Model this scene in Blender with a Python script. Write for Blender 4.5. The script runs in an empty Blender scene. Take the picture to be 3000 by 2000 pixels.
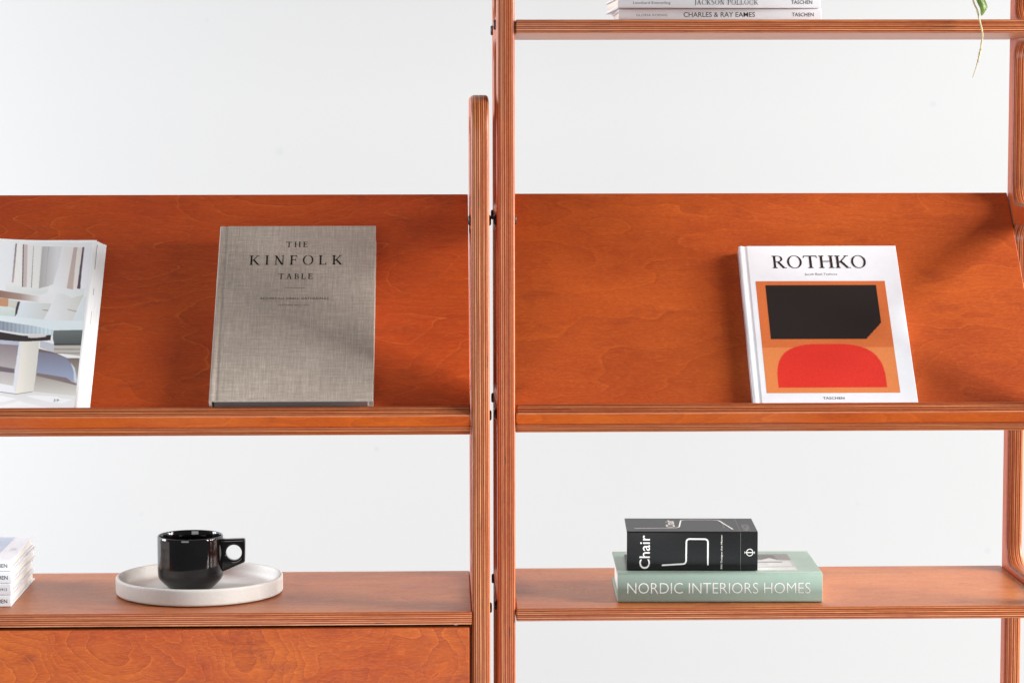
import bpy, bmesh, math, random
import numpy as np
from mathutils import Matrix, Vector, noise as mnoise

scene = bpy.context.scene
COL = scene.collection
random.seed(7)
R = math.radians

# ------------------------------------------------------------------ camera
cam_d = bpy.data.cameras.new("camera")
cam_d.sensor_width = 36.0
cam_d.lens = 36.0 * 7550.0 / 3000.0
cam_d.clip_start = 0.05
cam_d.clip_end = 60.0
cam = bpy.data.objects.new("camera", cam_d)
COL.objects.link(cam)
cam.matrix_world = Matrix((
    (0.9996510, 0.0036987, -0.0261569, 0.0),
    (-0.0263798, 0.0872250, -0.9958393, -3.326),
    (-0.0014018, 0.9961818, 0.0872921, 1.30),
    (0, 0, 0, 1)))
# the camera's own axes are the columns: right, up, back
m3 = cam.matrix_world.to_3x3()
scene.camera = cam
cam_d.dof.use_dof = False

# ------------------------------------------------------------------ light
world = bpy.data.worlds.new("World")
scene.world = world
world.use_nodes = True
bg = world.node_tree.nodes["Background"]
bg.inputs[0].default_value = (0.93, 0.965, 1.0, 1)
bg.inputs[1].default_value = 0.14

def area(name, loc, target, sx, sy, power, color=(1, 1, 1)):
    l = bpy.data.lights.new(name, 'AREA')
    l.shape = 'RECTANGLE'; l.size = sx; l.size_y = sy
    l.energy = power; l.color = color
    o = bpy.data.objects.new(name, l)
    COL.objects.link(o)
    o.location = loc
    o.rotation_euler = (Vector(target) - Vector(loc)).to_track_quat('-Z', 'Y').to_euler()
    return o

# tall window panes far to the right of the shelves, a little in front of them
for i, (x, y) in enumerate(((6.90, -2.30), (7.10, -1.15), (7.20, 0.00))):
    area("window_light", (x, y, 3.20), (0.2, 0.1, 1.0), 1.0, 3.8, 440.0, (1.0, 0.995, 0.985))
# the bright room behind the camera
area("room_light", (-1.4, -4.6, 1.45), (0.0, 0.3, 0.95), 2.2, 1.5, 45.0, (0.95, 0.975, 1.0))
# the next window along the same side, level with the shelves
area("window_light", (5.6, 1.10, 3.15), (0.2, 0.12, 0.9), 0.75, 2.4, 250.0, (1.0, 0.99, 0.97))
# added low fill lamp, standing in for bounce off an unbuilt floor
area("bounce_fill_light", (0.5, -2.5, -1.55), (0.1, 0.0, 0.95), 2.8, 1.5, 110.0, (0.95, 0.98, 1.0))
# added fill lamp at the left, evens the wall brightness behind the shelves
area("wall_fill_light", (-3.3, 0.70, 1.6), (-0.3, 1.6, 1.1), 1.2, 2.6, 205.0, (0.885, 0.94, 1.0))

scene.view_settings.view_transform = 'Standard'
scene.view_settings.look = 'None'
scene.view_settings.exposure = 0.22
scene.view_settings.gamma = 1.0

# ------------------------------------------------------------------ node helpers
def new_mat(name):
    m = bpy.data.materials.new(name)
    m.use_nodes = True
    nt = m.node_tree
    return m, nt, nt.nodes["Principled BSDF"]

class NT:
    def __init__(self, nt): self.nt = nt
    def n(self, typ, **kw):
        nd = self.nt.nodes.new(typ)
        for k, v in kw.items(): setattr(nd, k, v)
        return nd
    def link(self, a, b): self.nt.links.new(a, b)
    def math(self, op, a, b=None, c=None, clamp=False):
        nd = self.n('ShaderNodeMath', operation=op); nd.use_clamp = clamp
        for i, v in enumerate((a, b, c)):
            if v is None: continue
            if isinstance(v, (int, float)): nd.inputs[i].default_value = v
            else: self.link(v, nd.inputs[i])
        return nd.outputs[0]
    def vmath(self, op, a, b=None):
        nd = self.n('ShaderNodeVectorMath', operation=op)
        for i, v in enumerate((a, b)):
            if v is None: continue
            if isinstance(v, (tuple, list)): nd.inputs[i].default_value = v
            else: self.link(v, nd.inputs[i])
        return nd.outputs[0]
    def noise(self, vec, scale, detail=3.0, rough=0.5, dist=0.0):
        nd = self.n('ShaderNodeTexNoise')
        nd.inputs['Scale'].default_value = scale
        nd.inputs['Detail'].default_value = detail
        nd.inputs['Roughness'].default_value = rough
        nd.inputs['Distortion'].default_value = dist
        self.link(vec, nd.inputs['Vector'])
        return nd.outputs[0]
    def ramp(self, fac, stops, interp='LINEAR'):
        nd = self.n('ShaderNodeValToRGB')
        cr = nd.color_ramp; cr.interpolation = interp
        while len(cr.elements) < len(stops): cr.elements.new(0.5)
        for e, (p, c) in zip(cr.elements, stops):
            e.position = p
            e.color = (c, c, c, 1) if isinstance(c, (int, float)) else (*c, 1)
        self.link(fac, nd.inputs[0])
        return nd.outputs[0]
    def mix(self, fac, a, b, mode='MIX'):
        nd = self.n('ShaderNodeMix', data_type='RGBA', blend_type=mode)
        nd.clamp_factor = True
        for s, v in ((nd.inputs[0], fac), (nd.inputs[6], a), (nd.inputs[7], b)):
            if isinstance(v, (int, float)): s.default_value = v
            elif isinstance(v, (tuple, list)): s.default_value = (*v, 1)
            else: self.link(v, s)
        return nd.outputs[2]
    def obj(self):
        return self.n('ShaderNodeTexCoord').outputs['Object']
    def bump(self, h, strength, dist, target):
        b = self.n('ShaderNodeBump')
        b.inputs['Strength'].default_value = strength
        b.inputs['Distance'].default_value = dist
        self.link(h, b.inputs['Height'])
        self.link(b.outputs[0], target)

# ------------------------------------------------------------------ plywood
# local axes of every board: X along the face grain, Z through the plies
def plywood(name, thick, figure=1.0, blister=0.0, light=(.520, .088, .0085), deep=(.385, .044, .0060), lines=.42, speck=.22):
    m, nt, bs = new_mat(name)
    t = NT(nt)
    oc = t.obj()
    seed = t.n('ShaderNodeAttribute', attribute_type='OBJECT', attribute_name='grain_seed').outputs['Fac']
    cmb = t.n('ShaderNodeCombineXYZ')
    t.link(seed, cmb.inputs[0]); t.link(t.math('MULTIPLY', seed, 1.7), cmb.inputs[1]); t.link(t.math('MULTIPLY', seed, .6), cmb.inputs[2])
    p = t.vmath('ADD', oc, cmb.outputs[0])
    sep = t.n('ShaderNodeSeparateXYZ'); t.link(oc, sep.inputs[0])
    z = sep.outputs[2]
    # ---- face veneer: cathedral figure of thin pale lines with slow dark clouds
    wv = t.n('ShaderNodeTexNoise'); wv.inputs['Scale'].default_value = 26; wv.inputs['Detail'].default_value = 3
    t.link(t.vmath('MULTIPLY', p, (1, 1.4, 1)), wv.inputs['Vector'])
    warp = t.vmath('MULTIPLY', t.vmath('SUBTRACT', wv.outputs['Color'], (.5, .5, .5)), (.035, .016, 0))
    pw = t.vmath('ADD', p, warp)
    ps = t.vmath('MULTIPLY', pw, (2.6 + blister * 5, 8.5 - blister * 1.5, 1.0))
    n1 = t.noise(ps, 1.0, 1.2, .45, .35)
    v = t.math('MULTIPLY', n1, 15.0 * figure)
    fr = t.math('FRACT', v)
    line = t.ramp(fr, [(0, 1.0), (.03, .7), (.075, 0.0), (1, 0.0)])
    saw = t.ramp(fr, [(0, 0.0), (.15, .35), (.8, .62), (1, 1.0)])
    lvar = t.ramp(t.noise(t.vmath('MULTIPLY', p, (9, 14, 1)), 1.0, 2.0), [(.38, 0.0), (.62, 1.0)])
    fib = t.noise(t.vmath('MULTIPLY', pw, (34, 780, 60)), 1.0, 3.0, .6)
    fib2 = t.noise(t.vmath('MULTIPLY', pw, (9, 190, 10)), 1.0, 3.0, .6)
    cloud = t.ramp(t.noise(t.vmath('MULTIPLY', pw, (5.5, 9, 4)), 1.0, 4.0, .55), [(.36, 0.0), (.68, 1.0)])
    blot = t.ramp(t.noise(t.vmath('MULTIPLY', pw, (17, 30, 9)), 1.0, 3.0, .6), [(.56, 0.0), (.74, 1.0)])
    base = t.mix(cloud, light, deep)
    base = t.mix(t.math('MULTIPLY', saw, .36 + .24 * blister), base, (.235, .030, .009))
    base = t.mix(t.math('MULTIPLY', blot, .46 + .2 * blister), base, (.20, .026, .010))
    base = t.mix(t.math('MULTIPLY', t.math('MULTIPLY', line, lvar), lines), base, (.66, .17, .030))
    base = t.mix(t.math('MULTIPLY', t.ramp(fib2, [(.35, 0.0), (.7, 1.0)]), .22), base, (.27, .036, .008))
    face = t.mix(t.math('MULTIPLY', t.ramp(fib, [(.40, 0.0), (.66, 1.0)]), .20), base, (.58, .150, .040))
    spk = t.noise(t.vmath('MULTIPLY', pw, (150, 620, 60)), 1.0, 2.0, .7)
    face = t.mix(t.math('MULTIPLY', t.ramp(spk, [(.40, 1.0), (.55, 0.0)]), speck * 1.1), face, (.215, .028, .007))
    face = t.mix(t.math('MULTIPLY', t.ramp(spk, [(.54, 0.0), (.70, 1.0)]), speck), face, (.66, .165, .040))
    # ---- ply edges
    pitch = 0.00275
    wob = t.math('MULTIPLY', t.math('SUBTRACT', t.noise(t.vmath('MULTIPLY', p, (14, 14, 0)), 1.0, 2.0), .5), .0007)
    zi = t.math('DIVIDE', t.math('ADD', t.math('ADD', z, wob), thick / 2 + .02 * pitch), pitch)
    zi = t.math('ADD', zi, t.math('MULTIPLY', t.math('SINE', t.math('ADD', t.math('MULTIPLY', z, 1150.0), seed)), .13))
    zf = t.math('FRACT', zi)
    lay = t.math('FLOOR', zi)
    wn = t.n('ShaderNodeTexWhiteNoise', noise_dimensions='2D')
    c2 = t.n('ShaderNodeCombineXYZ'); t.link(lay, c2.inputs[0]); t.link(seed, c2.inputs[1]); t.link(c2.outputs[0], wn.inputs['Vector'])
    rnd = wn.outputs['Value']
    # brightness of each ply drifts along the board
    c3 = t.n('ShaderNodeCombineXYZ'); t.link(t.math('MULTIPLY', lay, 7.3), c3.inputs[2])
    dr = t.noise(t.vmath('ADD', t.vmath('MULTIPLY', p, (11, 11, 0)), c3.outputs[0]), 1.0, 3.0, .6)
    drf = t.noise(t.vmath('ADD', t.vmath('MULTIPLY', p, (160, 160, 0)), c3.outputs[0]), 1.0, 3.0, .6)
    amp = t.math('MULTIPLY', t.math('ADD', .30, t.math('MULTIPLY', rnd, .75)), t.ramp(dr, [(.25, .25), (.62, 1.0)]))
    pale = t.math('MULTIPLY', t.ramp(zf, [(.26, 0.0), (.40, 1.0), (.56, 1.0), (.70, 0.0)]), amp)
    dark = t.ramp(zf, [(0, 1.0), (.10, .35), (.20, 0.0), (.80, 0.0), (.92, .5), (1, 1.0)])
    eb = t.mix(t.ramp(drf, [(.35, 0.0), (.7, 1.0)]), (.215, .037, .0095), (.290, .055, .014))
    eb = t.mix(t.math('MULTIPLY', dark, .55), eb, (.150, .024, .010))
    eb = t.mix(pale, eb, (.72, .33, .135))
    # an occasional dark void inside one ply
    vv = t.noise(t.vmath('ADD', t.vmath('MULTIPLY', p, (19, 19, 0)), c3.outputs[0]), 1.0, 0.0)
    void = t.math('MULTIPLY', t.ramp(vv, [(.745, 0.0), (.765, 1.0)]), t.ramp(zf, [(.68, 0.0), (.76, 1.0), (.95, 1.0), (1, 0.0)]))
    eb = t.mix(t.math('MULTIPLY', void, .9), eb, (.030, .012, .008))
    za = t.math('ABSOLUTE', z)
    isface = t.math('GREATER_THAN', za, thick / 2 - 0.00055)
    col = t.mix(isface, eb, face)
    t.link(col, bs.inputs['Base Color'])
    rn = t.noise(t.vmath('MULTIPLY', p, (20, 60, 20)), 1.0, 3.0)
    rg = t.math('ADD', .31, t.math('MULTIPLY', rn, .12))
    t.link(rg, bs.inputs['Roughness'])
    bs.inputs['Specular IOR Level'].default_value = .34
    t.bump(t.math('ADD', fib, t.math('MULTIPLY', t.math('MULTIPLY', pale, -1.0), 1.0)), .10, .0004, bs.inputs['Normal'])
    return m

PLY17 = plywood("plywood_shelf", .017)
PLY23 = plywood("plywood_panel", .0235)
PLYLEFT = plywood("plywood_panel_redder", .017, 1.55, 0.0, (.560, .078, .0085), (.430, .044, .0070), .55, .16)
PLYRIGHT = plywood("plywood_panel_smoother", .017, .85, 0.0, (.475, .091, .0135), (.345, .052, .0095), .20, .20)
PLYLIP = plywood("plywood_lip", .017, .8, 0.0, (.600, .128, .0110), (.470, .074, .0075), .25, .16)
PLYTOP = plywood("plywood_flat_shelf", .017, 1.0, 0.0, (.520, .200, .0520), (.430, .136, .0350), .50, .34)
PLYDOOR = plywood("plywood_door", .018, 1.35, 1.0, (.620, .140, .0120), (.420, .060, .0065), .42, .22)

# ------------------------------------------------------------------ other materials
def simple(name, col, rough=.5, spec=.5, metal=0.0, coat=0.0):
    m, nt, bs = new_mat(name)
    bs.inputs['Base Color'].default_value = (*col, 1)
    bs.inputs['Roughness'].default_value = rough
    bs.inputs['Specular IOR Level'].default_value = spec
    bs.inputs['Metallic'].default_value = metal
    bs.inputs['Coat Weight'].default_value = coat
    return m

def speckled(name, a, b, scale, rough, bumpd=0.0, spec=.5, coat=0.0, detail=4):
    m, nt, bs = new_mat(name)
    t = NT(nt); p = t.obj()
    nz = t.noise(p, scale, detail, .6)
    t.link(t.mix(t.ramp(nz, [(.35, 0.0), (.68, 1.0)]), a, b), bs.inputs['Base Color'])
    bs.inputs['Roughness'].default_value = rough
    bs.inputs['Specular IOR Level'].default_value = spec
    bs.inputs['Coat Weight'].default_value = coat
    bs.inputs['Coat Roughness'].default_value = .12
    if bumpd: t.bump(nz, .3, bumpd, bs.inputs['Normal'])
    return m

INK = simple("ink_black", (.012, .010, .010), .45)
INK_SOFT = simple("ink_grey", (.10, .095, .10), .5)
INK_FAINT = simple("ink_faint", (.42, .42, .43), .5)
INK_LINEN = simple("ink_on_linen", (.014, .009, .008), .8, .15)
INK_LINEN2 = simple("ink_on_linen_worn", (.045, .036, .030), .8, .15)
INK_WHITE = simple("ink_white", (.88, .87, .84), .4)
INK_WHITE2 = simple("ink_off_white", (.72, .70, .66), .45)
INK_GREY = simple("ink_dim_white", (.30, .30, .30), .45)
BLACKMETAL = simple("blackened_steel", (.012, .012, .013), .38, .5, .0)
COVER_WHITE = speckled("white_glossy_cover", (.735, .76, .80), (.765, .79, .83), 60, .26)
COVER_BLACK = speckled("black_satin_cover", (.0060, .0060, .0065), (.010, .010, .0105), 300, .40, 0.0, .35)
COVER_GREEN = speckled("sage_green_cover", (.285, .382, .318), (.305, .402, .338), 90, .48)
CERAMIC = speckled("white_stoneware", (.68, .665, .625), (.72, .71, .67), 240, .55, .0001)
GLAZE = simple("black_glaze", (.0065, .0055, .006), .07, .55)
LEAFM = None

def paper_mat(name, axis, tint):
    """page block: hair-thin sheets stacked along one local axis"""
    m, nt, bs = new_mat(name)
    t = NT(nt); p = t.obj()
    sc = [3, 3, 3]; sc[axis] = 2600
    nz = t.noise(t.vmath('MULTIPLY', p, tuple(sc)), 1.0, 2.0, .6)
    t.link(t.mix(t.ramp(nz, [(.38, 0.0), (.62, 1.0)]), tint, tuple(c * .80 for c in tint)), bs.inputs['Base Color'])
    bs.inputs['Roughness'].default_value = .8
    t.bump(nz, .25, .0003, bs.inputs['Normal'])
    return m
PAPER = paper_mat("page_block", 2, (.86, .84, .79))
PAPER_BEIGE = paper_mat("page_block_beige", 2, (.74, .68, .60))
PAPER_DIM = paper_mat("page_block_painted_shade", 2, (.42, .40, .38))  # linen book's pages: shade between the covers put into the paper colour
SHEET = simple("paper_sheet", (.87, .87, .87), .42)

def linen():
    m, nt, bs = new_mat("grey_linen")
    t = NT(nt); p = t.obj()
    a = t.noise(t.vmath('MULTIPLY', p, (1900, 80, 90)), 1.0, 3.0, .65)
    b = t.noise(t.vmath('MULTIPLY', p, (80, 1900, 90)), 1.0, 3.0, .65)
    slub = t.noise(t.vmath('MULTIPLY', p, (520, 22, 60)), 1.0, 2.0, .6)
    slub2 = t.noise(t.vmath('MULTIPLY', p, (22, 520, 60)), 1.0, 2.0, .6)
    cl = t.noise(p, 11, 3.0)
    w = t.math('ADD', t.math('MULTIPLY', a, .5), t.math('MULTIPLY', b, .5))
    w2 = t.math('ADD', t.math('MULTIPLY', slub, .55), t.math('MULTIPLY', slub2, .45))
    w = t.math('ADD', t.math('MULTIPLY', w, .6), t.math('MULTIPLY', w2, .4))
    c = t.ramp(w, [(.34, (.215, .172, .140)), (.50, (.375, .310, .258)), (.64, (.56, .48, .41))])
    c = t.mix(t.math('MULTIPLY', t.ramp(cl, [(.4, 0.0), (.65, 1.0)]), .22), c, (.20, .155, .13))
    t.link(c, bs.inputs['Base Color'])
    bs.inputs['Roughness'].default_value = .85
    bs.inputs['Specular IOR Level'].default_value = .25
    bs.inputs['Sheen Weight'].default_value = .15
    t.bump(w, .3, .0004, bs.inputs['Normal'])
    return m
LINEN = linen()

def printed(name, rough=.35):
    m, nt, bs = new_mat(name)
    t = NT(nt)
    a = t.n('ShaderNodeVertexColor', layer_name='print')
    t.link(a.outputs[0], bs.inputs['Base Color'])
    bs.inputs['Roughness'].default_value = rough
    return m
PRINT = printed("printed_picture", .5)

def s2l(c):
    return tuple(((x / 255) / 12.92 if x <= 10 else (((x / 255) + .055) / 1.055) ** 2.4) for x in c)

def wall_mat():
    m, nt, bs = new_mat("white_wall_paint")
    t = NT(nt); p = t.obj()
    nz = t.noise(p, 1.3, 3.0)
    col = t.mix(nz, (.440, .440, .438), (.452, .450, .444))
    for (x, z, r, k) in WALL_SPOTS:
        d = t.vmath('SUBTRACT', p, (x, 0, z))
        ln = t.n('ShaderNodeVectorMath', operation='LENGTH'); t.link(d, ln.inputs[0])
        dd = t.math('ADD', ln.outputs['Value'], t.math('MULTIPLY', t.noise(p, 70, 2), .006))
        f = t.ramp(t.math('DIVIDE', dd, r), [(.3, 1.0), (1.0, 0.0)], 'EASE')
        col = t.mix(t.math('MULTIPLY', f, k * 1.7), col, (.27, .285, .29))
    t.link(col, bs.inputs['Base Color'])
    bs.inputs['Roughness'].default_value = .75
    t.bump(t.noise(p, 320, 3), .10, .0006, bs.inputs['Normal'])
    return m
WALL_SPOTS = [(-0.313, 1.232, 0.0154, 0.1), (-0.406, 1.212, 0.0084, 0.05), (-0.273, 1.201, 0.0084, 0.05), (-0.448, 1.479, 0.0112, 0.05), (-0.131, 0.662, 0.0112, 0.12), (-0.584, 0.538, 0.0098, 0.06), (0.935, 1.32, 0.0126, 0.12), (0.799, 0.55, 0.0112, 0.07), (1.053, 0.458, 0.0126, 0.1), (0.328, 1.288, 0.0098, 0.04)]

# ------------------------------------------------------------------ object helpers
WM = {}
def put(o, M, parent=None):
    COL.objects.link(o)
    if parent is not None:
        o.parent = parent
        o.matrix_basis = WM[parent.name].inverted() @ M
    else:
        o.matrix_basis = M
    WM[o.name] = M.copy()
    return o

def thing(name, label, cat, M, group=None):
    o = bpy.data.objects.new(name, None)
    o.empty_display_size = .05
    put(o, M)
    o['label'] = label; o['category'] = cat
    if group: o['group'] = group
    return o

def mesh_obj(name, me, mats, M, parent=None, seed=None):
    for m in (mats if isinstance(mats, (list, tuple)) else [mats]):
        if m is not None: me.materials.append(m)
    o = bpy.data.objects.new(name, me)
    if seed is not None: o['grain_seed'] = float(seed)
    put(o, M, parent)
    return o

def tag(o, label, cat, group=None):
    o['label'] = label; o['category'] = cat
    if group: o['group'] = group

def bm_to_mesh(bm, name, smooth=False):
    bmesh.ops.recalc_face_normals(bm, faces=bm.faces)
    if smooth is True:
        for f in bm.faces: f.smooth = True
    me = bpy.data.meshes.new(name)
    bm.to_mesh(me); bm.free()
    return me

def rrect(cx, cy, w, h, r, seg=6, ccw=True):
    pts = []
    r = max(r, 1e-5)
    for k, (sx, sy) in enumerate(((1, 1), (-1, 1), (-1, -1), (1, -1))):
        ox, oy = cx + sx * (w / 2 - r), cy + sy * (h / 2 - r)
        a0 = k * math.pi / 2
        for i in range(seg + 1):
            a = a0 + i / seg * math.pi / 2
            pts.append((ox + r * math.cos(a), oy + r * math.sin(a)))
    return pts if ccw else pts[::-1]

def plate(loops, T, r, steps=4, radii_fn=None):
    """solid plate in the XY plane, thickness T along Z, edges rounded by r.
    loops: outer CCW then holes CW."""
    bm = bmesh.new()
    top_edges, bot_edges = [], []
    prof = []
    for i in range(steps + 1):
        a = i / steps * math.pi / 2
        prof.append((r * (1 - math.sin(a)) , T / 2 - r * (1 - math.cos(a)) if False else T / 2 - r + r * math.cos(a)))
    # prof: from face (inset r, z=T/2) to side (inset 0, z=T/2-r)
    full = prof + [(d, -z) for d, z in reversed(prof)]
    for pts in loops:
        P = np.array(pts); n = len(P)
        nx = np.roll(P, -1, 0) - np.roll(P, 1, 0)
        nx /= np.linalg.norm(nx, axis=1)[:, None] + 1e-12
        N = np.stack([-nx[:, 1], nx[:, 0]], 1)
        rings = []
        for d, z in full:
            Q = P + N * d
            rings.append([bm.verts.new((q[0], q[1], z)) for q in Q])
        for a, b in zip(rings[:-1], rings[1:]):
            for i in range(n):
                j = (i + 1) % n
                f = bm.faces.new((a[i], a[j], b[j], b[i])); f.smooth = True
        top_edges += [bm.edges.get((rings[0][i], rings[0][(i + 1) % n])) for i in range(n)]
        bot_edges += [bm.edges.get((rings[-1][i], rings[-1][(i + 1) % n])) for i in range(n)]
    for es, nn in ((top_edges, (0, 0, 1)), (bot_edges, (0, 0, -1))):
        bmesh.ops.triangle_fill(bm, edges=es, use_beauty=True, normal=nn)
    return bm

def board(name, L, W, T, r, mat, M, parent, seed, corner=None):
    bm = plate([rrect(0, 0, L, W, corner or r + .0004, 4)], T, r)
    return mesh_obj(name, bm_to_mesh(bm, name), mat, M, parent, seed)

def box_bm(x0, x1, y0, y1, z0, z1, bev=0.0, seg=2):
    bm = bmesh.new()
    bmesh.ops.create_cube(bm, size=1.0)
    bmesh.ops.scale(bm, vec=(x1 - x0, y1 - y0, z1 - z0), verts=bm.verts)
    bmesh.ops.translate(bm, vec=((x0 + x1) / 2, (y0 + y1) / 2, (z0 + z1) / 2), verts=bm.verts)
    if bev:
        bmesh.ops.bevel(bm, geom=list(bm.edges), offset=bev, segments=seg, profile=.5, affect='EDGES')
    return bm

def lathe_bm(profile, seg=96, closed=False):
    bm = bmesh.new(); rings = []
    for r, z in profile:
        if r < 1e-6: rings.append([bm.verts.new((0, 0, z))])
        else: rings.append([bm.verts.new((r * math.cos(2 * math.pi * i / seg), r * math.sin(2 * math.pi * i / seg), z)) for i in range(seg)])
    for a, b in zip(rings[:-1], rings[1:]):
        for i in range(seg):
            j = (i + 1) % seg
            if len(a) == 1 and len(b) == 1: continue
            if len(a) == 1: f = bm.faces.new((a[0], b[j], b[i]))
            elif len(b) == 1: f = bm.faces.new((a[i], a[j], b[0]))
            else: f = bm.faces.new((a[i], a[j], b[j], b[i]))
            f.smooth = True
    return bm

def catmull(pts, k=6):
    P = [Vector(p) for p in pts]; out = []
    for i in range(len(P) - 1):
        p0 = P[max(i - 1, 0)]; p1 = P[i]; p2 = P[i + 1]; p3 = P[min(i + 2, len(P) - 1)]
        for j in range(k):
            t = j / k
            out.append(.5 * ((2 * p1) + (-p0 + p2) * t + (2 * p0 - 5 * p1 + 4 * p2 - p3) * t * t + (-p0 + 3 * p1 - 3 * p2 + p3) * t ** 3))
    out.append(P[-1]); return out

def tube_into(bm, pts, radii, seg=10):
    rings = []
    for i, p in enumerate(pts):
        a = pts[max(i - 1, 0)]; b = pts[min(i + 1, len(pts) - 1)]
        d = (b - a).normalized()
        u = d.cross(Vector((0, 1, 0)));
        if u.length < .1: u = d.cross(Vector((1, 0, 0)))
        u.normalize(); v = d.cross(u)
        rings.append([bm.verts.new(p + (u * math.cos(2 * math.pi * k / seg) + v * math.sin(2 * math.pi * k / seg)) * radii[i]) for k in range(seg)])
    for a, b in zip(rings[:-1], rings[1:]):
        for k in range(seg):
            f = bm.faces.new((a[k], a[(k + 1) % seg], b[(k + 1) % seg], b[k])); f.smooth = True
    bm.faces.new(rings[0]); bm.faces.new(rings[-1][::-1])

# ------------------------------------------------------------------ lettering
def poly_mesh(polys, name, step=2e-6):
    verts, faces = [], []
    for k, pl in enumerate(polys):
        b = len(verts)
        verts += [(x, y, k * step) for x, y in pl]
        faces.append(tuple(range(b, b + len(pl))))
    me = bpy.data.meshes.new(name); me.from_pydata(verts, [], faces)
    return me

def bbox2(me):
    a = np.empty(len(me.vertices) * 3); me.vertices.foreach_get('co', a); a = a.reshape(-1, 3)
    return a

def fit(me, x0, x1, y0, y1, ref=None):
    """scale the lettering into a box; ref = (ymin,ymax) of the raw glyphs that map to y0..y1"""
    a = bbox2(me)
    mnx, mxx = a[:, 0].min(), a[:, 0].max()
    mny, mxy = ref if ref else (a[:, 1].min(), a[:, 1].max())
    sx = (x1 - x0) / (mxx - mnx); sy = (y1 - y0) / (mxy - mny)
    a[:, 0] = x0 + (a[:, 0] - mnx) * sx
    a[:, 1] = y0 + (a[:, 1] - mny) * sy
    me.vertices.foreach_set('co', a.ravel()); me.update()
    return me

def sans(txt, weight=0.0, spacing=1.0):
    c = bpy.data.curves.new("lettering", 'FONT')
    c.body = txt; c.size = 1.0; c.offset = weight; c.space_character = spacing
    c.resolution_u = 3
    c.fill_mode = 'FRONT'
    o = bpy.data.objects.new("lettering_tmp", c); COL.objects.link(o)
    dg = bpy.context.evaluated_depsgraph_get(); dg.update()
    me = bpy.data.meshes.new_from_object(o.evaluated_get(dg))
    bpy.data.objects.remove(o); bpy.data.curves.remove(c)
    me.materials.clear()
    return me

TH, TN, SF, SH = .140, .070, .085, .050      # thick, thin, serif reach, serif height
def q(x0, y0, x1, y1): return [(x0, y0), (x1, y0), (x1, y1), (x0, y1)]
def stem(x, w=TH, y0=0, y1=1, top=True, bot=True):
    out = [q(x, y0, x + w, y1)]
    if bot:
        out += [q(x - SF, y0, x + w + SF, y0 + SH), [(x - SF * .6, y0 + SH), (x, y0 + SH), (x, y0 + .10)], [(x + w, y0 + SH), (x + w + SF * .6, y0 + SH), (x + w, y0 + .10)]]
    if top:
        out += [q(x - SF, y1 - SH, x + w + SF, y1), [(x - SF * .6, y1 - SH), (x, y1 - .10), (x, y1 - SH)], [(x + w, y1 - SH), (x + w, y1 - .10), (x + w + SF * .6, y1 - SH)]]
    return out
def stroke(p, qv, w):
    d = np.array(qv, float) - np.array(p, float); hw = w / 2
    # horizontal cut ends
    k = hw * math.hypot(*d) / abs(d[1])
    return [(p[0] - k, p[1]), (p[0] + k, p[1]), (qv[0] + k, qv[1]), (qv[0] - k, qv[1])]
def ring(cx, cy, rx, ry, ix, iy, a0=0, a1=360, n=40, dx=0, dy=0):
    out = []
    for i in range(n):
        a = R(a0 + (a1 - a0) * i / n); b = R(a0 + (a1 - a0) * (i + 1) / n)
        o = lambda t: (cx + rx * math.cos(t), cy + ry * math.sin(t))
        s = lambda t: (cx + dx + ix * math.cos(t), cy + dy + iy * math.sin(t))
        out.append([o(a), o(b), s(b), s(a)])
    return out
def wavy(path, widths):
    out = []; P = [Vector((*p, 0)) for p in path]; C = catmull(P, 6)
    n = len(C); ws = np.interp(np.linspace(0, 1, n), np.linspace(0, 1, len(widths)), widths)
    L = []; 
    for i in range(n):
        d = (C[min(i + 1, n - 1)] - C[max(i - 1, 0)]).normalized(); nn = Vector((-d.y, d.x, 0))
        L.append(((C[i] + nn * ws[i] / 2)[:2], (C[i] - nn * ws[i] / 2)[:2]))
    for a, b in zip(L[:-1], L[1:]): out.append([tuple(a[0]), tuple(b[0]), tuple(b[1]), tuple(a[1])])
    return out
def tick(x, y0, y1, s): return [(x, y0), (x + s, y0), (x + s * .35, y1), (x - s * .35, y1)]
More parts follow.
